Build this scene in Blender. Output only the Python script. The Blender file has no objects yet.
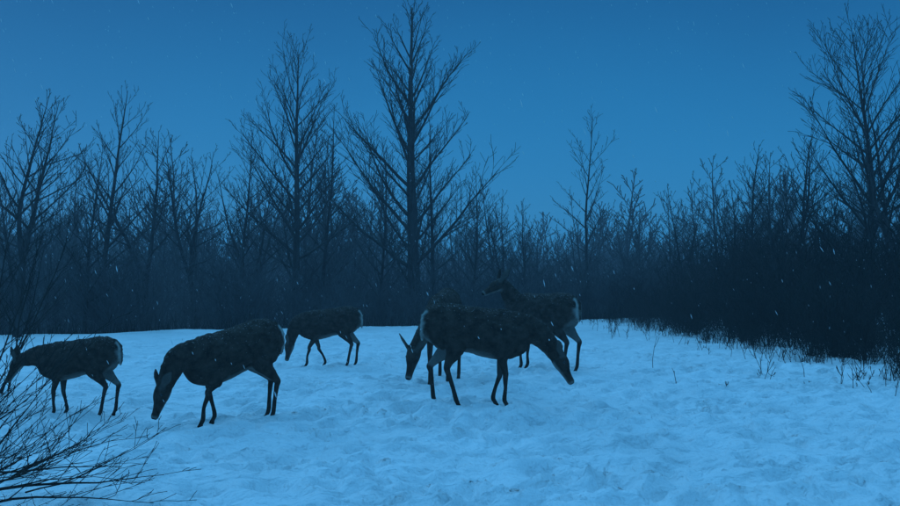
import bpy, bmesh, math, random
import numpy as np
from mathutils import Vector, Matrix, kdtree
scene=bpy.context.scene
scene.view_settings.view_transform='Standard'
scene.view_settings.look='None'
scene.view_settings.exposure=0

# ------------------------------------------------------------ helpers
def fract(a): return a-np.floor(a)
def hsh(ix,iy,s): return fract(np.sin(ix*127.1+iy*311.7+s*74.7)*43758.5453)
def vn(x,y,s=0):
    x=np.asarray(x,float); y=np.asarray(y,float)
    ix=np.floor(x); iy=np.floor(y); fx=x-ix; fy=y-iy
    fx=fx*fx*(3-2*fx); fy=fy*fy*(3-2*fy)
    a=hsh(ix,iy,s); b=hsh(ix+1,iy,s); c=hsh(ix,iy+1,s); d=hsh(ix+1,iy+1,s)
    return (a*(1-fx)+b*fx)*(1-fy)+(c*(1-fx)+d*fx)*fy-0.5

def edge(x): return 28.0+0.72*np.clip(x,-14,8)+1.2*vn(np.asarray(x)*0.25,0*np.asarray(x),5)
def terrain(x,y):
    x=np.asarray(x,float); y=np.asarray(y,float)
    d=np.maximum(y-edge(x),0)
    drop=-0.085*d*d/(d+3.0)
    drop=np.maximum(drop,-3.6)
    r=np.clip((y-95)/70,0,1); r=r*r*(3-2*r)
    ridge=r*(8.0+2.0*vn(x*0.015,y*0.01,9)+1.0*vn(x*0.06,y*0.03,10))
    base=0.10*vn(x*0.22,y*0.22,1)+0.07*vn(x*0.6+3,y*0.6,2)
    return drop+ridge+base
def tz(x,y): return float(terrain(x,y))

def new_mat(name):
    m=bpy.data.materials.new(name); m.use_nodes=True
    nt=m.node_tree; b=nt.nodes['Principled BSDF']
    return m,nt,b
def bark(name,c1,c2,scale=9):
    m,nt,b=new_mat(name)
    tc=nt.nodes.new('ShaderNodeTexCoord'); n=nt.nodes.new('ShaderNodeTexNoise'); n.inputs['Scale'].default_value=scale
    n.inputs['Detail'].default_value=3
    mp=nt.nodes.new('ShaderNodeMapping'); mp.inputs['Scale'].default_value=(1,1,.25)
    r=nt.nodes.new('ShaderNodeValToRGB'); r.color_ramp.elements[0].position=.35; r.color_ramp.elements[1].position=.7
    r.color_ramp.elements[0].color=(*c1,1); r.color_ramp.elements[1].color=(*c2,1)
    nt.links.new(tc.outputs['Object'],mp.inputs[0]); nt.links.new(mp.outputs[0],n.inputs['Vector'])
    nt.links.new(n.outputs['Fac'],r.inputs[0]); nt.links.new(r.outputs[0],b.inputs['Base Color'])
    b.inputs['Roughness'].default_value=.9; b.inputs['Specular IOR Level'].default_value=.15
    return m
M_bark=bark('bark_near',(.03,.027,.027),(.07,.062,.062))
M_barkm_haze=bark('bark_mid_haze',(.06,.056,.058),(.12,.112,.116))  # same bark made paler, distance haze put into the colour
M_barkf_haze=bark('bark_far_haze',(.10,.096,.1),(.16,.154,.16))  # paler still: stronger haze painted into the far bark
M_brush=bark('brush_stems',(.022,.019,.018),(.05,.044,.04),20)

def snow_mat():
    m,nt,b=new_mat('snow')
    tc=nt.nodes.new('ShaderNodeTexCoord')
    n1=nt.nodes.new('ShaderNodeTexNoise'); n1.inputs['Scale'].default_value=5; n1.inputs['Detail'].default_value=4; n1.inputs['Roughness'].default_value=.5
    n2=nt.nodes.new('ShaderNodeTexNoise'); n2.inputs['Scale'].default_value=34; n2.inputs['Detail'].default_value=4
    n3=nt.nodes.new('ShaderNodeTexNoise'); n3.inputs['Scale'].default_value=1.1; n3.inputs['Detail'].default_value=7; n3.inputs['Roughness'].default_value=.65
    for n in (n1,n2,n3): nt.links.new(tc.outputs['Object'],n.inputs['Vector'])
    b1=nt.nodes.new('ShaderNodeBump'); b1.inputs['Strength'].default_value=1; b1.inputs['Distance'].default_value=.12
    b2=nt.nodes.new('ShaderNodeBump'); b2.inputs['Strength'].default_value=.6; b2.inputs['Distance'].default_value=.013
    nt.links.new(n1.outputs['Fac'],b1.inputs['Height']); nt.links.new(n2.outputs['Fac'],b2.inputs['Height'])
    nt.links.new(b1.outputs[0],b2.inputs['Normal']); nt.links.new(b2.outputs[0],b.inputs['Normal'])
    r=nt.nodes.new('ShaderNodeValToRGB'); r.color_ramp.elements[0].position=.32; r.color_ramp.elements[1].position=.62
    r.color_ramp.elements[0].color=(.70,.71,.72,1); r.color_ramp.elements[1].color=(.84,.84,.85,1)
    nt.links.new(n3.outputs['Fac'],r.inputs[0])
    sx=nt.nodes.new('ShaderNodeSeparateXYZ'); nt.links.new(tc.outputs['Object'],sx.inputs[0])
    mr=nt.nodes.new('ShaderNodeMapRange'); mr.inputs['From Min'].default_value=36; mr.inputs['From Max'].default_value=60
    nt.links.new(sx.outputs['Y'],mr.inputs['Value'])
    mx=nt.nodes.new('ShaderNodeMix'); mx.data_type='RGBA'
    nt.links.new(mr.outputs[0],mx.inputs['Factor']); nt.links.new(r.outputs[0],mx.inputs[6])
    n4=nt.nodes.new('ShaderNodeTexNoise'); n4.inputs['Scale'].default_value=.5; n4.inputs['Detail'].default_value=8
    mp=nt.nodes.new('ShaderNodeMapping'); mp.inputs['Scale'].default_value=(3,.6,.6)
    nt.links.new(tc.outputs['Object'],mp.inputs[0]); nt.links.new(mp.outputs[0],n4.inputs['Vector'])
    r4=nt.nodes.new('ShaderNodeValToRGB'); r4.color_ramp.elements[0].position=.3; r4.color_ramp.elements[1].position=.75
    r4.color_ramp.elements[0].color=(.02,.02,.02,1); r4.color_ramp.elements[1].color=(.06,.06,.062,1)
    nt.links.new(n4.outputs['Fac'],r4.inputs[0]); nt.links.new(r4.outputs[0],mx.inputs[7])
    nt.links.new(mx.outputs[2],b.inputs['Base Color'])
    b.inputs['Roughness'].default_value=.75; b.inputs['Specular IOR Level'].default_value=.2
    return m
M_snow=snow_mat()

# ------------------------------------------------------------ ground
def axis(parts):
    out=[]
    for a,b_,s in parts: out+=list(np.arange(a,b_,s))
    return np.array(out)
xs=axis([(-400,-60,20),(-60,-20,2),(-20,-6.5,.25),(-6.5,6.5,.045),(6.5,20,.25),(20,60,2),(60,401,20)])
ys=axis([(-60,-4,4),(-4,2,.5),(2,4,.1),(4,13,.04),(13,20,.08),(20,27,.16),(27,46,.3),(46,100,2),(100,200,4),(200,601,25)])
X,Y=np.meshgrid(xs,ys)
Z=terrain(X,Y)
fade=(.35+.65*np.clip((26-Y)/10,0,1))*np.clip((34-Y)/4,0,1)*np.clip((Y+2)/4,0,1)*np.clip((9-abs(X))/3,0,1)
Z+=fade*(.07*vn(X*1.9,Y*1.9,3)+.075*vn(X*4.1+.3,Y*4.1,4)+.036*vn(X*9,Y*9,6)+.010*vn(X*17,Y*17,7))
rng=random.Random(4)
pits=[]
for k in range(75):
    x=rng.uniform(-6,6); y=rng.uniform(4.2,18); a=rng.uniform(0,6.28)
    for i in range(rng.randint(10,26)):
        a+=rng.uniform(-.25,.25)
        x+=.26*math.cos(a); y+=.26*math.sin(a)
        o=.08*(1 if i%2 else -1)
        pits.append((x-o*math.sin(a),y+o*math.cos(a),rng.uniform(.04,.085),rng.uniform(.06,.12)))
for k in range(420):
    pits.append((rng.gauss(0,3.0),rng.gauss(8.0,2.2),rng.uniform(.05,.15),rng.uniform(.04,.10)))
for (px,py,r,d) in pits:
    i0,i1=np.searchsorted(ys,py-3*r),np.searchsorted(ys,py+3*r)
    j0,j1=np.searchsorted(xs,px-3*r),np.searchsorted(xs,px+3*r)
    if i1<=i0 or j1<=j0: continue
    q=((X[i0:i1,j0:j1]-px)**2+(Y[i0:i1,j0:j1]-py)**2)/(r*r)
    Z[i0:i1,j0:j1]+= -d*np.exp(-q*1.2)+.28*d*np.exp(-(np.sqrt(q)-1.6)**2*4)
ny,nx=X.shape
idx=np.arange(nx*ny).reshape(ny,nx)
F=np.stack([idx[:-1,:-1],idx[:-1,1:],idx[1:,1:],idx[1:,:-1]],-1).reshape(-1,4)
me=bpy.data.meshes.new('snow_ground')
me.from_pydata(np.stack([X,Y,Z],-1).reshape(-1,3).tolist(),[],F.tolist())
me.polygons.foreach_set('use_smooth',[True]*len(me.polygons))
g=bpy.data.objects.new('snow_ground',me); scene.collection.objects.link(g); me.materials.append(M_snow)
def gz(x,y):
    j=min(max(int(np.searchsorted(xs,x)),0),nx-1); i=min(max(int(np.searchsorted(ys,y)),0),ny-1)
    return float(Z[i,j])
def gavg(x,y,r=.45):
    i0,i1=np.searchsorted(ys,y-r),np.searchsorted(ys,y+r); j0,j1=np.searchsorted(xs,x-r),np.searchsorted(xs,x+r)
    return float(Z[i0:i1,j0:j1].mean())

# ------------------------------------------------------------ plants
class MB:
    def __init__(s): s.v=[]; s.f=[]
    def tube(s,pts,rad,n):
        base=len(s.v); k=len(pts)
        for i,p in enumerate(pts):
            t=(pts[min(i+1,k-1)]-pts[max(i-1,0)])
            if t.length<1e-9: t=Vector((0,0,1))
            t.normalize()
            u=t.cross(Vector((1,0,0)) if abs(t.x)<.8 else Vector((0,1,0))).normalized(); w=t.cross(u)
            for a in range(n):
                an=6.28318*a/n
                q=p+(u*math.cos(an)+w*math.sin(an))*rad[i]
                s.v.append((q.x,q.y,q.z))
        for i in range(k-1):
            for a in range(n):
                b=(a+1)%n
                s.f.append((base+i*n+a,base+i*n+b,base+(i+1)*n+b,base+(i+1)*n+a))
    def mesh(s,name,mat):
        m=bpy.data.meshes.new(name); m.from_pydata(s.v,[],s.f); m.materials.append(mat)
        m.polygons.foreach_set('use_smooth',[True]*len(m.polygons)); return m
    def obj(s,name,mat,loc=(0,0,0)):
        o=bpy.data.objects.new(name,s.mesh(name,mat)); o.location=loc; scene.collection.objects.link(o); return o

def perp(d,rg):
    v=Vector((rg.gauss(0,1),rg.gauss(0,1),rg.gauss(0,1)))
    v=v-d*v.dot(d)
    return v.normalized() if v.length>1e-4 else Vector((1,0,0))

def branch(mb,rg,start,d,L,r,level,P):
    n=P['segs'][level]; pts=[start.copy()]; d=d.normalized(); step=L/n
    jit=P['jit'][level]; up=P['up'][level]; dirs=[d.copy()]
    rmin=P['rmin']
    for i in range(n):
        d=(d+Vector((rg.gauss(0,jit),rg.gauss(0,jit),rg.gauss(0,jit)+up))).normalized()
        pts.append(pts[-1]+d*step); dirs.append(d.copy())
    rad=[max(rmin,r*(1-.93*(i/n)**(1.0 if level else 1.05))) for i in range(n+1)]
    mb.tube(pts,rad,[7,4,3,3][level])
    if level>=P['max']: return
    cnt=P['cnt'][level]
    if level>0: cnt=max(2,int(cnt*min(1.6,L/P['ref'][level])+.5))
    az=rg.uniform(0,6.28)
    for c in range(cnt):
        t0=P['t0'][level]
        t=t0+(1-t0)*((c+rg.uniform(.1,.9))/cnt)
        if t>.99:t=.99
        fi=t*n; i=int(fi); f=fi-i
        p=pts[i].lerp(pts[i+1],f); dd=dirs[min(i+1,n)]
        rr=rad[i]*(1-f)+rad[i+1]*f
        if level==0:
            az+=2.4+rg.uniform(-.5,.5)
            ang=math.radians(P['ang0']*(1-t)+P['ang1']*t+rg.gauss(0,7))
            side=Vector((math.cos(az),math.sin(az),0)); side=(side-dd*side.dot(dd)).normalized()
            tt=(t-t0)/(1-t0)
            sh=(min(1,.6+tt*2.2)*(1-tt)**P['shape']+.07)
            cl=P['H']*P['spread']*sh*rg.uniform(.65,1.2)
            cr_=min(rr*.55,.010+cl*.014)
        else:
            ang=math.radians(rg.uniform(25,50)); side=perp(dd,rg); side.z=abs(side.z)*.6+side.z*.2
            cl=L*P['ratio'][level]*(1-.55*t)*rg.uniform(.6,1.25)
            cr_=min(rr*.65,.004+cl*.010)
        nd=dd*math.cos(ang)+side*math.sin(ang)
        branch(mb,rg,p,nd,cl,max(cr_,rmin),level+1,P)

def tree_mb(seed,H,r,kind='ash',dens=1.0,spread=.33,t0=.16,shape=.75,rmin=.005,maxl=3,c2=9,c3=4):
    rg=random.Random(seed)
    P=dict(segs=[16,6,4,2],jit=[.03,.055,.09,.12],up=[.03,.05,.04,.03],rmin=rmin,max=maxl,
           cnt=[int(34*dens),c2,c3,0],ref=[1,1.8,.7,1],t0=[t0,.18,.15,0],ratio=[0,.45,.5,0],
           ang0=60,ang1=30,shape=shape,spread=spread,H=H)
    mb=MB()
    if kind=='fork':
        d=Vector((rg.gauss(0,.06),rg.gauss(0,.06),1)).normalized()
        hh=H*rg.uniform(.2,.3)
        mb.tube([Vector((0,0,-.4)),Vector((0,0,.1)),d*hh],[r*1.25,r,r*.85],7)
        k=rg.choice([2,3]); a0=rg.uniform(0,6.28)
        for i in range(k):
            a=a0+6.28*i/k+rg.uniform(-.4,.4); tl=rg.uniform(.2,.5)
            dd=Vector((math.cos(a)*tl,math.sin(a)*tl,1))
            P2=dict(P); P2['H']=H*.8; P2['cnt']=[int(34*dens/k*1.1),c2,c3,0]; P2['t0']=[.08,.18,.15,0]; P2['jit']=[.05,.07,.1,.13]; P2['up']=[.04,.05,.04,.03]
            branch(mb,rg,d*hh*.97,dd,(H-hh)*rg.uniform(.8,1.02),r*.68,0,P2)
    else:
        branch(mb,rg,Vector((0,0,-.4)),Vector((rg.gauss(0,.03),rg.gauss(0,.03),1)),H+.4,r,0,P)
    return mb

def put_tree(x,y,top,r,seed,**k):
    z=tz(x,y)
    mat=k.pop('mat',M_bark)
    mb=tree_mb(seed,top-z,r,**k)
    return mb.obj('bare_tree',mat,(x,y,z))
put_tree(-1.1,30.5,10.0,.24,11,spread=.44,dens=1.35,t0=.14,shape=.8,rmin=.006,c2=10)
put_tree(-.45,32.0,7.0,.09,12,spread=.28,dens=.7)
put_tree(-4.75,30.0,8.4,.15,13,spread=.40,dens=1.2,shape=.5,c2=10)
put_tree(-4.1,31.0,7.0,.08,14,spread=.28,dens=.7)
put_tree(-9.0,28.5,5.9,.11,15,kind='fork',spread=.42)
put_tree(-10.6,29.5,7.2,.12,16,spread=.36,dens=.8,shape=.6)
put_tree(-7.6,29.0,5.8,.09,17,kind='fork',spread=.42)
put_tree(-6.5,30.0,5.9,.08,18,spread=.36)
put_tree(-6.9,34.0,6.2,.09,181,kind='fork',spread=.38)
put_tree(-12.5,28.0,5.2,.10,19,kind='fork',spread=.38)
put_tree(-9.3,20.8,5.9,.09,20,kind='fork',spread=.42,dens=1.1)
put_tree(-8.9,23.5,4.6,.06,21,spread=.32)
put_tree(-2.6,33.0,5.8,.07,22,spread=.36)
put_tree(.7,34.0,5.3,.06,23,spread=.34)
put_tree(1.9,34.5,5.0,.06,24,kind='fork',spread=.34)
put_tree(3.0,37.0,4.4,.06,25,spread=.36)
put_tree(4.95,35.0,7.3,.08,26,spread=.27,dens=.6,t0=.35,shape=.5,c2=7)
put_tree(8.0,33.0,4.6,.07,27,kind='fork',spread=.40)
put_tree(8.6,29.5,4.6,.07,28,kind='fork',spread=.40)
put_tree(9.9,23.0,7.0,.13,30,spread=.46,dens=1.3,shape=.4,c2=10)
put_tree(9.2,25.5,5.8,.09,31,kind='fork',spread=.44)
put_tree(11.0,24.0,6.6,.10,32,kind='fork',spread=.44)
put_tree(8.9,28.0,5.2,.08,33,spread=.40)
put_tree(9.2,19.5,4.9,.08,34,kind='fork',spread=.42)
put_tree(7.6,22.0,3.9,.05,35,kind='fork',spread=.42)

def empty(name):
    e=bpy.data.objects.new(name,None); e.empty_display_size=.2; scene.collection.objects.link(e); return e
def inst(mesh,parent,name,x,y,s,sz,rg,dz=0):
    o=bpy.data.objects.new(name,mesh); o.location=(x,y,tz(x,y)+dz); o.scale=(s,s,sz)
    o.rotation_euler=(rg.uniform(-.04,.04),rg.uniform(-.04,.04),rg.uniform(0,6.28)); o.parent=parent
    scene.collection.objects.link(o); return o
forest=empty('distant_forest')
base=[tree_mb(100+i,7,.09,kind='fork' if i%2 else 'ash',dens=.72,spread=.38,t0=.12,rmin=.010,c2=8,c3=3) for i in range(6)]
basef=[tree_mb(130+i,7,.10,kind='fork' if i%2 else 'ash',dens=.8,spread=.38,t0=.12,rmin=.016,maxl=2,c2=9) for i in range(5)]
ms={'m':[b.mesh('forest_tree_mid',M_barkm_haze) for b in base],'f':[b.mesh('forest_tree_far',M_barkf_haze) for b in basef]}
rg=random.Random(77)
def hscale(x,y):
    px=x/y*965
    if px<-60: h=8.4
    elif px<60: h=7.2
    elif px<230: h=6.2
    else: h=7.2
    return h
for k in range(150):
    y=rg.uniform(35,62)
    x=rg.uniform(-.57,.57)*y
    if y<edge(x)+4: continue
    h=hscale(x,y)*rg.uniform(.65,1.15)*(y/48)**.6
    s=h/7
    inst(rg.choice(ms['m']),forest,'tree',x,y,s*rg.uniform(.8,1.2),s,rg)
for k in range(330):
    y=60+75*rg.random()**.8; x=rg.uniform(-.55,.55)*y
    h=10.5*rg.uniform(.7,1.12)*(1.1 if x/y<-.05 else 1); s=h/7
    if y>105: s*=.75
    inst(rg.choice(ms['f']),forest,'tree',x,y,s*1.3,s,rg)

def shrub_mb(seed,H,n,spread,rmin,c1=7):
    rg=random.Random(seed); mb=MB()
    P=dict(segs=[6,5,3,2],jit=[.08,.10,.13,.1],up=[.03,.04,.04,.0],rmin=rmin,max=3,cnt=[0,c1,3,0],ref=[1,H*.8,H*.35,1],t0=[0,.15,.15,0],ratio=[0,.42,.5,0],ang0=50,ang1=30,shape=.6,spread=.3,H=H)
    for i in range(n):
        a=rg.uniform(0,6.28); q=rg.uniform(.05,spread)
        branch(mb,rg,Vector((math.cos(a)*.25*q,math.sin(a)*.25*q,-.1)),Vector((math.cos(a)*q,math.sin(a)*q,1)),H*rg.uniform(.6,1.05),.012,1,P)
    return mb
shr=[shrub_mb(300+i,2.2,14,.75,.006) for i in range(5)]
shm=[b.mesh('shrub',M_brush) for b in shr]
shm2=[b.mesh('shrub_mid',M_barkm_haze) for b in shr]  # shrub copies in the bark colour lightened for haze
thick=empty('brush_thicket')
for k in range(135):
    y=rg.uniform(12.5,36); x=rg.uniform(6.7,13)+max(0,(17-y))*.08
    h=rg.uniform(.75,1.3)*(1.1 if x>8 else .78)
    inst(rg.choice(shm),thick,'shrub',x,y,h,h,rg)
for k in range(135):
    y=10.2+22*rg.random()**1.2; x=4.9+2.0*rg.random()**.6+(.3 if y<12.5 else 0)
    h=rg.uniform(.18,.62)*(.6 if x<5.7 else 1)
    inst(rg.choice(shm),thick,'shrub',x,y,h*1.2,h*1.1,rg)
under=empty('woodland_undergrowth')
for k in range(220):
    x=rg.uniform(-20,13); e=float(edge(x)); y=e+1.2+12*rg.random()**1.6
    h=rg.uniform(.5,1.1)*(1+.02*(y-e))
    inst(rg.choice(shm2),under,'shrub',x,y,h*1.15,h,rg)
for k in range(90):
    y=rg.uniform(42,70); x=rg.uniform(-.57,.57)*y
    h=rg.uniform(1.0,1.7)
    inst(rg.choice(shm2),under,'shrub',x,y,h*1.5,h,rg)

# dry weeds on the right side
mb=MB(); rg=random.Random(9)
for k in range(2500):
    y=9.8+24*rg.random()**1.25
    x=5.1+abs(rg.gauss(0,1.3))-max(0,(y-15))*.045*rg.random()
    if rg.random()<.22: x-=abs(rg.gauss(0,1.1))
    if vn(x*1.1,y*.8,44)<-.02: continue
    h=rg.uniform(.10,1.0)**1.3*(1.0 if x>5.1 else .6)
    p=Vector((x,y,gz(x,y)-.03)); d=Vector((rg.gauss(0,.25),rg.gauss(0,.25),1)).normalized()
    pts=[p]
    for i in range(3):
        pts.append(pts[-1]+d*h/3); d=(d+Vector((rg.gauss(0,.2),rg.gauss(0,.2),-.03))).normalized()
    mb.tube(pts,[.0046,.004,.0032,.0022],3)
    if rg.random()<.75:
        for j in range(rg.randint(1,5)):
            q=pts[rg.choice([1,2])]; e=Vector((rg.gauss(0,.7),rg.gauss(0,.7),.8)).normalized()
            mb.tube([q,q+e*h*.2,q+e*h*.33+Vector((0,0,.02))],[.0032,.003,.006 if rg.random()<.4 else .002],3)
mb.obj('dry_weeds',M_brush)
mb=MB()
for k in range(2200):
    x=rg.uniform(-16,9); e=float(edge(x)); y=e+abs(rg.gauss(0,1.0))+.3
    h=rg.uniform(.1,.5); p=Vector((x,y,tz(x,y)-.03)); d=Vector((rg.gauss(0,.25),rg.gauss(0,.25),1)).normalized()
    mb.tube([p,p+d*h*.6,p+d*h+Vector((rg.gauss(0,.04),0,0))],[.008,.006,.003],3)
mb.obj('dry_grass',M_brush)

# left foreground bare bush
mb=MB(); rg=random.Random(21)
P=dict(segs=[6,8,5,3],jit=[.08,.07,.10,.1],up=[.0,.0,.015,.0],rmin=.0016,max=3,cnt=[0,8,4,0],ref=[1,1.1,.45,1],t0=[0,.2,.15,0],ratio=[0,.42,.5,0],ang0=50,ang1=30,shape=.6,spread=.3,H=1)
for i in range(32):
    ox=rg.uniform(-.2,.2); oy=rg.uniform(-.6,.6)
    el=math.radians([rg.uniform(2,18),rg.uniform(12,42),rg.uniform(35,70)][i%3])
    az=rg.gauss(0,.5)
    L=rg.uniform(.8,1.22)
    branch(mb,rg,Vector((ox,oy,rg.uniform(-.02,.15))),Vector((math.cos(az)*math.cos(el),math.sin(az)*math.cos(el),math.sin(el))),L,rg.uniform(.005,.010),1,P)
mb.obj('bare_bush',M_brush,(-2.62,5.0,gz(-2.62,5.0)))
mb=MB(); P2=dict(P); P2['up']=[.02,.03,.03,0]
for i in range(8):
    branch(mb,rg,Vector((rg.uniform(-.2,.2),rg.uniform(-.3,.3),-.05)),Vector((rg.gauss(0.08,.15),rg.gauss(0,.15),1)),rg.uniform(1.5,2.6),.012,1,P2)
mb.obj('bare_bush',M_brush,(-4.7,9.9,gz(-4.7,9.9)))

# ------------------------------------------------------------ deer
def fur_mat():
    m,nt,b=new_mat('deer_fur')
    at=nt.nodes.new('ShaderNodeAttribute'); at.attribute_name='Col'
    sp=nt.nodes.new('ShaderNodeSeparateColor'); nt.links.new(at.outputs['Color'],sp.inputs[0])
    tc=nt.nodes.new('ShaderNodeTexCoord')
    n=nt.nodes.new('ShaderNodeTexNoise'); n.inputs['Scale'].default_value=14; n.inputs['Detail'].default_value=7; n.inputs['Roughness'].default_value=.7
    nt.links.new(tc.outputs['Object'],n.inputs['Vector'])
    r=nt.nodes.new('ShaderNodeValToRGB'); r.color_ramp.elements[0].position=.3; r.color_ramp.elements[1].position=.72
    r.color_ramp.elements[0].color=(.026,.018,.015,1); r.color_ramp.elements[1].color=(.095,.066,.054,1)
    nt.links.new(n.outputs['Fac'],r.inputs[0])
    def mix(f,a,c2):
        x=nt.nodes.new('ShaderNodeMix'); x.data_type='RGBA'
        nt.links.new(f,x.inputs['Factor']); nt.links.new(a,x.inputs[6]); x.inputs[7].default_value=(*c2,1); return x.outputs[2]
    c=mix(sp.outputs[0],r.outputs[0],(.42,.40,.37))
    c=mix(sp.outputs[1],c,(.012,.010,.009))
    ge=nt.nodes.new('ShaderNodeNewGeometry'); sx=nt.nodes.new('ShaderNodeSeparateXYZ'); nt.links.new(ge.outputs['Normal'],sx.inputs[0])
    mr=nt.nodes.new('ShaderNodeMapRange'); mr.inputs['From Min'].default_value=.1; mr.inputs['From Max'].default_value=.95; mr.inputs['To Max'].default_value=.12
    nt.links.new(sx.outputs['Z'],mr.inputs['Value'])
    n2=nt.nodes.new('ShaderNodeTexNoise'); n2.inputs['Scale'].default_value=70; n2.inputs['Detail'].default_value=3
    nt.links.new(tc.outputs['Object'],n2.inputs['Vector'])
    ad=nt.nodes.new('ShaderNodeMath'); ad.operation='ADD'; nt.links.new(mr.outputs[0],ad.inputs[0]); nt.links.new(n2.outputs['Fac'],ad.inputs[1])
    m2=nt.nodes.new('ShaderNodeMapRange'); m2.inputs['From Min'].default_value=.70; m2.inputs['From Max'].default_value=.80; m2.inputs['To Max'].default_value=.6
    nt.links.new(ad.outputs[0],m2.inputs['Value'])
    c=mix(m2.outputs[0],c,(.45,.45,.45))
    nt.links.new(c,b.inputs['Base Color'])
    mp=nt.nodes.new('ShaderNodeMapping'); mp.inputs['Scale'].default_value=(30,70,70); nt.links.new(tc.outputs['Object'],mp.inputs[0])
    n3=nt.nodes.new('ShaderNodeTexNoise'); n3.inputs['Scale'].default_value=2; n3.inputs['Detail'].default_value=4; nt.links.new(mp.outputs[0],n3.inputs['Vector'])
    bp=nt.nodes.new('ShaderNodeBump'); bp.inputs['Strength'].default_value=.8; bp.inputs['Distance'].default_value=.012
    nt.links.new(n3.outputs['Fac'],bp.inputs['Height']); nt.links.new(bp.outputs[0],b.inputs['Normal'])
    b.inputs['Roughness'].default_value=.95; b.inputs['Specular IOR Level'].default_value=.05
    return m
M_fur=fur_mat()
M_eye,nt,b=new_mat('deer_eye'); b.inputs['Base Color'].default_value=(.01,.01,.01,1); b.inputs['Roughness'].default_value=.15

def cr(p0,p1,p2,p3,t):
    return .5*((2*p1)+(-p0+p2)*t+(2*p0-5*p1+4*p2-p3)*t*t+(-p0+3*p1-3*p2+p3)*t**3)
def loft(V,Fc,C,chain,hint,n=20,sub=5,cf=None):
    A=[np.array([*c[0],c[1],c[2]],float) for c in chain]
    pts=[]; k=len(A)
    for i in range(k-1):
        p0=A[max(i-1,0)]; p3=A[min(i+2,k-1)]
        for j in range(sub): pts.append(cr(p0,A[i],A[i+1],p3,j/sub))
    pts.append(A[-1]); K=len(pts); base=len(V)
    for i,p in enumerate(pts):
        T=Vector((pts[min(i+1,K-1)]-pts[max(i-1,0)])[:3]).normalized()
        B=Vector(hint); B=(B-T*B.dot(T)).normalized(); U=B.cross(T)*-1
        for a in range(n):
            an=2*math.pi*a/n; ca,sa=math.cos(an),math.sin(an)
            V.append(tuple(Vector(p[:3])+U*max(p[3],.003)*ca+B*max(p[4],.003)*sa))
            C.append(cf(i/(K-1),ca,sa) if cf else (0,0))
    for i in range(K-1):
        for a in range(n):
            b2=(a+1)%n; Fc.append((base+i*n+a,base+i*n+b2,base+(i+1)*n+b2,base+(i+1)*n+a))
    V.append(tuple(pts[0][:3])); C.append(C[base]); V.append(tuple(pts[-1][:3])); C.append(C[-2])
    c0=len(V)-2; c1=len(V)-1
    for a in range(n):
        b2=(a+1)%n; Fc.append((c0,base+b2,base+a)); Fc.append((c1,base+(K-1)*n+a,base+(K-1)*n+b2))

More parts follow.
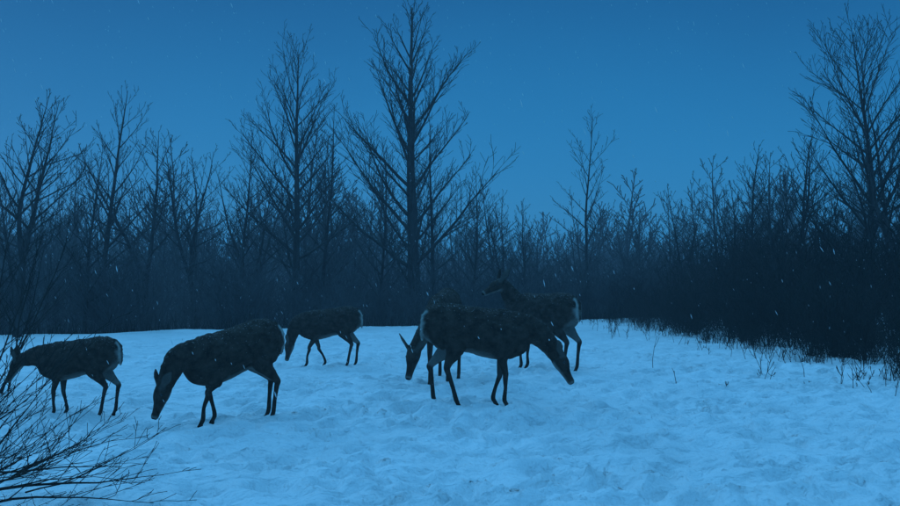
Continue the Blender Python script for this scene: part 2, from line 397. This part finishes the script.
def deer(x,y,heading,s,feet,neck,head_dir,pitch=0,ear_up=.4,tail=(0,0),head_len=.29,dz=-.01,headk=1.08,fat=1.0):
    V=[];Fc=[];C=[]
    th=math.radians(pitch); piv=(-.32,.72)
    def tp(px,pz):
        dx,dz_=px-piv[0],pz-piv[1]
        return piv[0]+dx*math.cos(th)+dz_*math.sin(th), piv[1]-dx*math.sin(th)+dz_*math.cos(th)
    tr=[(-.500,.745,.05,.04),(-.475,.735,.120,.09),(-.41,.725,.170,.135),(-.30,.716,.196,.158),(-.17,.705,.200,.162),(-.03,.688,.207,.174),(.10,.671,.217,.174),(.21,.672,.223,.156),(.31,.688,.203,.130),(.385,.708,.158,.104),(.435,.72,.085,.065)]
    ch=[]
    for (px,pz,h,w) in tr:
        a,b_=tp(px,pz); ch.append(((a,0,b_),h,w*fat))
    def tcf(t,ca,sa):
        w=0
        if ca<-.84 and t<.72: w=.3
        if t<.10 and ca<.0: w=.45
        return (w,0)
    loft(V,Fc,C,ch,(0,1,0),n=26,cf=tcf)
    a,b_=tp(.20,.79); a2,b2=tp(.32,.70); a0,b0=tp(.05,.78)
    loft(V,Fc,C,[((a0,0,b0),.06,.05),((a,0,b_),.10,.080),((a2,0,b2),.105,.092)],(0,1,0))
    n0=tp(.18,.71); n1=tp(.33,.735)
    nk=[((n0[0],0,n0[1]),.158,.11),((n1[0],0,n1[1]),.146,.098)]
    rr=[(.114,.080),(.089,.067),(.070,.058)]
    P0=Vector(neck[-1]); 
    for i,q in enumerate(neck): nk.append((q,rr[i][0],rr[i][1]))
    D=Vector(head_dir).normalized()
    loft(V,Fc,C,nk,(0,1,0) if abs(Vector(neck[-1]).y)<.25 else (0.2,1,0),n=22,cf=lambda t,ca,sa:(.3 if (ca<-.85 and t>.75) else 0,0))
    side=Vector((0,0,1)).cross(D)
    if side.length<.1: side=Vector((0,1,0))
    side.normalize(); up=D.cross(side).normalized()
    if up.dot(Vector((.6,0,.8)))<0: up=-up
    L=head_len; k_=headk
    hd=[(P0-D*.045-up*.005,.035,.032),(P0,.060,.052),(P0+D*L*.20,.066,.057),(P0+D*L*.38-up*.004,.060,.050),(P0+D*L*.55-up*.012,.044,.037),(P0+D*L*.76-up*.016,.033,.029),(P0+D*L*.93-up*.018,.030,.028),(P0+D*L-up*.020,.018,.018)]
    def hcf(t,ca,sa):
        w=0;k=0
        if t>.95: k=.9
        elif .84<t<.92: w=.35
        if ca<-.75 and .25<t<.85: w=.45
        return (w,k)
    sgn=1 if side.cross(D).dot(up)*-1>0 else -1
    loft(V,Fc,C,[(tuple(p),a_*k_,b_*k_) for p,a_,b_ in hd],tuple(side*sgn),n=20,cf=hcf)
    for sd in (1,-1):
        b0_=P0+side*sd*.042+up*.038+D*.02
        ed=(side*sd*(.75-ear_up*.35)+up*(.05+ear_up*.8)-D*.75).normalized()
        thin=(D*.2+side*sd*.8+up*.35)
        thin=(thin-ed*thin.dot(ed)).normalized()
        e=[(b0_-ed*.02,.018,.014),(b0_+ed*.03,.028,.015),(b0_+ed*.08,.043,.011),(b0_+ed*.13,.035,.010),(b0_+ed*.18,.010,.007)]
        loft(V,Fc,C,[(tuple(p),a_,b_) for p,a_,b_ in e],tuple(thin),n=14,cf=lambda t,ca,sa:(.2 if sa>.3 else 0,.25))
    for fx,sy in ((feet[0],1),(feet[1],-1)):
        sx_,sz_=tp(.28,.68); ex,ez=tp(.205,.51)
        cx=ex*.5+fx*.5+.018
        yy=.088*sy
        lg=[((sx_,yy*.8,sz_),.110,.060),(((sx_+ex)/2+.005,yy,(sz_+ez)/2),.092,.060),((ex+.01,yy,ez-.02),.064,.045),((ex*.72+cx*.28,yy,ez*.6+.29*.4),.041,.033),((cx,yy*.95,.30),.027,.025),((cx-.002,yy*.95,.265),.025,.023),((fx*.7+cx*.3,yy*.92,.17),.0175,.016),((fx-.008,yy*.9,.075),.021,.019),((fx+.010,yy*.9,.035),.019,.018),((fx+.022,yy*.9,.0),.028,.023)]
        loft(V,Fc,C,lg,(0,1,0),n=14,cf=lambda t,ca,sa:((.12 if (sa*sy<-.5 and t<.6) else 0),.8 if t>.93 else (.2 if .55<t else 0)))
    for fx,sy in ((feet[2],1),(feet[3],-1)):
        yy=.094*sy; q=fx+.40
        hx=fx-.042-.22*q; stx=-.210+.22*q
        lg=[((-.33,yy*.6,.74),.135,.075),((-.325+.1*q,yy*.85,.645),.143,.082),((stx-.052,yy*1.05,.545),.104,.068),((stx*.55+hx*.45-.015,yy*1.05,.465),.067,.046),((hx*.75+stx*.25-.012,yy,.400),.042,.030),((hx,yy,.348),.031,.025),((hx+.008,yy,.308),.025,.021),((hx*.45+fx*.55,yy*.97,.19),.0195,.0175),((fx-.008,yy*.95,.078),.022,.019),((fx+.010,yy*.95,.035),.019,.018),((fx+.022,yy*.95,.0),.028,.023)]
        loft(V,Fc,C,lg,(0,1,0),n=14,cf=lambda t,ca,sa:((.35 if (sa*sy<-.4 and t<.5) else (.3 if (t<.3 and ca<-.93) else 0)),.8 if t>.93 else (.15 if .6<t else 0)))
    tx,ty=tail
    tl=[((-.42,0,.855),.030,.030),((-.478,ty*.3,.83),.026,.036),((-.508+tx*.4,ty*.6,.77),.020,.046),((-.518+tx,ty,.67),.017,.044),((-.508+tx,ty,.575),.010,.016)]
    loft(V,Fc,C,tl,(0,1,0),n=16,cf=lambda t,ca,sa:(1.0 if (abs(sa)>.80 and t>.15) or t>.94 else 0,0.3 if abs(sa)<.6 else 0))
    me=bpy.data.meshes.new('tmp'); me.from_pydata(V,[],Fc); bm=bmesh.new(); bm.from_mesh(me)
    bm.normal_update(); bm.to_mesh(me); bm.free()
    o=bpy.data.objects.new('tmp',me); scene.collection.objects.link(o)
    md=o.modifiers.new('r','REMESH'); md.mode='VOXEL'; md.voxel_size=.0078; md.use_smooth_shade=True
    m2=o.modifiers.new('s','SMOOTH'); m2.factor=.5; m2.iterations=4
    dg=bpy.context.evaluated_depsgraph_get(); dg.update()
    nm=bpy.data.meshes.new_from_object(o.evaluated_get(dg))
    bpy.data.objects.remove(o)
    kd=kdtree.KDTree(len(V))
    for i,v in enumerate(V): kd.insert(v,i)
    kd.balance()
    cols=np.zeros((len(nm.vertices),4)); cols[:,3]=1
    for i,v in enumerate(nm.vertices):
        fs=kd.find_n(v.co,5)
        cols[i,0]=sum(C[f[1]][0] for f in fs)/5; cols[i,1]=sum(C[f[1]][1] for f in fs)/5
    co=np.zeros(len(nm.vertices)*3); nm.vertices.foreach_get('co',co); co=co.reshape(-1,3)
    no=np.array([v.normal[:] for v in nm.vertices])
    dsp=(.010*vn(co[:,0]*22+co[:,1]*9,co[:,2]*30,3)+.009*vn(co[:,0]*50,co[:,2]*60+co[:,1]*40,8))*np.clip((co[:,2]-.35)*4,0.1,1)
    co+=no*dsp[:,None]; nm.vertices.foreach_set('co',co.ravel())
    for a in list(nm.color_attributes): nm.color_attributes.remove(a)
    ca=nm.color_attributes.new('Col','FLOAT_COLOR','POINT'); ca.data.foreach_set('color',cols.ravel())
    nm.materials.clear(); nm.materials.append(M_fur); nm.materials.append(M_eye)
    bm=bmesh.new(); bm.from_mesh(nm)
    for sd in (1,-1):
        c=P0+D*L*.30+side*sd*.047+up*.020
        ret=bmesh.ops.create_uvsphere(bm,u_segments=12,v_segments=8,radius=.0145,matrix=Matrix.Translation(c))
        for v in ret['verts']:
            for f in v.link_faces: f.material_index=1; f.smooth=True
    bm.to_mesh(nm); bm.free()
    nm.name='white_tailed_deer'
    ob=bpy.data.objects.new('white_tailed_deer',nm); scene.collection.objects.link(ob)
    ob.location=(x,y,gavg(x,y)+dz); ob.scale=(s,s,s); ob.rotation_euler=(0,0,math.radians(heading))
    return ob

# centre doe grazing, facing right
deer(.28,9.0,-3,1.06,(.12,.22,-.41,-.20),[(.49,0,.655),(.60,0,.55),(.665,0,.46)],(.50,0,-.80),pitch=4,ear_up=.15)
# large doe on the left, grazing towards camera-left
deer(-1.85,8.1,219,.96,(.28,.10,-.38,-.43),[(.46,0,.58),(.54,0,.46),(.575,0,.37)],(.34,.0,-.80),pitch=12,ear_up=.15)
# doe further back, facing left
deer(-1.70,13.4,184,.93,(.30,.04,-.30,-.42),[(.455,0,.62),(.515,0,.49),(.54,0,.38)],(.25,0,-.90),pitch=5,ear_up=.2)
# young deer at the left edge
deer(-3.36,8.7,178,.79,(.22,.14,-.32,-.42),[(.48,0,.675),(.57,0,.65),(.64,.02,.64)],(.52,.1,-.84),pitch=5,ear_up=.7)
# doe grazing towards the camera behind the centre doe
deer(-.08,11.3,261,1.23,(.22,.27,-.40,-.34),[(.47,-.04,.60),(.57,-.10,.47),(.62,-.15,.37)],(.40,-.15,-.80),pitch=4,ear_up=.2,fat=.85)
# doe with raised head, seen from behind-right
deer(1.22,12.9,140,1.15,(.24,.26,-.36,-.42),[(.42,.02,.86),(.48,.05,.96),(.51,.08,1.02)],(.30,.62,-.30),pitch=-1,ear_up=.7)

# ------------------------------------------------------------ falling snow
mb=MB(); rg=random.Random(5)
for k in range(2300):
    y=3.5+16*rg.random()**.7; x=rg.uniform(-.55,.55)*y*1.3; z=rg.uniform(.1,1+.45*y)
    p=Vector((x,y,z)); d=Vector((rg.gauss(.35,.15),rg.gauss(0,.2),-1)).normalized(); l=rg.uniform(.008,.035)
    r=rg.uniform(.0014,.0030)
    mb.tube([p-d*l*.5,p,p+d*l*.5],[r*.3,r,r*.3],4)
M_flake,nt,b=new_mat('snowflake'); b.inputs['Base Color'].default_value=(.7,.7,.72,1); b.inputs['Roughness'].default_value=.8
mb.obj('falling_snow',M_flake)

# hazy snowy air filling the valley
bm=bmesh.new(); bmesh.ops.create_cube(bm,size=1)
for v in bm.verts: v.co=Vector((v.co.x*400,-20+(v.co.y+.5)*320,-10+(v.co.z+.5)*34))
hm=bpy.data.meshes.new('haze'); bm.to_mesh(hm); bm.free()
ho=bpy.data.objects.new('haze',hm); scene.collection.objects.link(ho)
M_h=bpy.data.materials.new('haze'); M_h.use_nodes=True; nt=M_h.node_tree; nt.nodes.clear()
o_=nt.nodes.new('ShaderNodeOutputMaterial'); vs=nt.nodes.new('ShaderNodeVolumeScatter')
vs.inputs['Density'].default_value=.0030; vs.inputs['Color'].default_value=(.9,.92,1,1); vs.inputs['Anisotropy'].default_value=.2
nt.links.new(vs.outputs[0],o_.inputs['Volume']); hm.materials.append(M_h)

# ------------------------------------------------------------ world, light, camera
w=bpy.data.worlds.new('World'); scene.world=w; w.use_nodes=True
nt=w.node_tree; nt.nodes.clear()
out=nt.nodes.new('ShaderNodeOutputWorld')
sky=nt.nodes.new('ShaderNodeTexSky'); sky.sky_type='NISHITA'; sky.sun_disc=False
sky.sun_elevation=math.radians(2); sky.sun_rotation=math.radians(-40)
bg1=nt.nodes.new('ShaderNodeBackground'); bg1.inputs['Strength'].default_value=.002; nt.links.new(sky.outputs[0],bg1.inputs['Color'])
tc=nt.nodes.new('ShaderNodeTexCoord'); sx=nt.nodes.new('ShaderNodeSeparateXYZ'); nt.links.new(tc.outputs['Generated'],sx.inputs[0])
ns=nt.nodes.new('ShaderNodeTexNoise'); ns.inputs['Scale'].default_value=2.2; ns.inputs['Detail'].default_value=4
nt.links.new(tc.outputs['Generated'],ns.inputs['Vector'])
ma=nt.nodes.new('ShaderNodeMath'); ma.operation='MULTIPLY_ADD'; ma.inputs[1].default_value=.10
nt.links.new(ns.outputs['Fac'],ma.inputs[0]); nt.links.new(sx.outputs['Z'],ma.inputs[2])
rp=nt.nodes.new('ShaderNodeValToRGB'); nt.links.new(ma.outputs[0],rp.inputs[0])
E=rp.color_ramp.elements
E[0].position=0; E[0].color=(.011,.215,.53,1)
E[1].position=1; E[1].color=(.14,.61,1.20,1)
for p,c in ((.10,(.012,.235,.57)),(.20,(.008,.180,.46)),(.34,(.004,.100,.29)),(.6,(.07,.37,.76))):
    e=E.new(p); e.color=(*c,1)
bg2=nt.nodes.new('ShaderNodeBackground'); nt.links.new(rp.outputs[0],bg2.inputs['Color']); bg2.inputs['Strength'].default_value=1.0
ad=nt.nodes.new('ShaderNodeAddShader'); nt.links.new(bg1.outputs[0],ad.inputs[0]); nt.links.new(bg2.outputs[0],ad.inputs[1])
nt.links.new(ad.outputs[0],out.inputs['Surface'])
sl=bpy.data.lights.new('sun','SUN'); sl.energy=.8; sl.angle=math.radians(20); sl.color=(.17,.53,.95)
so=bpy.data.objects.new('sun',sl); scene.collection.objects.link(so)
so.rotation_euler=(math.radians(-62),0,math.radians(35)); so.location=(-15,25,20)

cam=bpy.data.cameras.new('camera'); cam.lens=38.6; cam.sensor_width=36; cam.clip_end=2000; cam.clip_start=.05
co=bpy.data.objects.new('camera',cam); scene.collection.objects.link(co)
co.location=(0,0,1.15+tz(0,8)); co.rotation_euler=(math.radians(91.84),0,0)
scene.camera=co
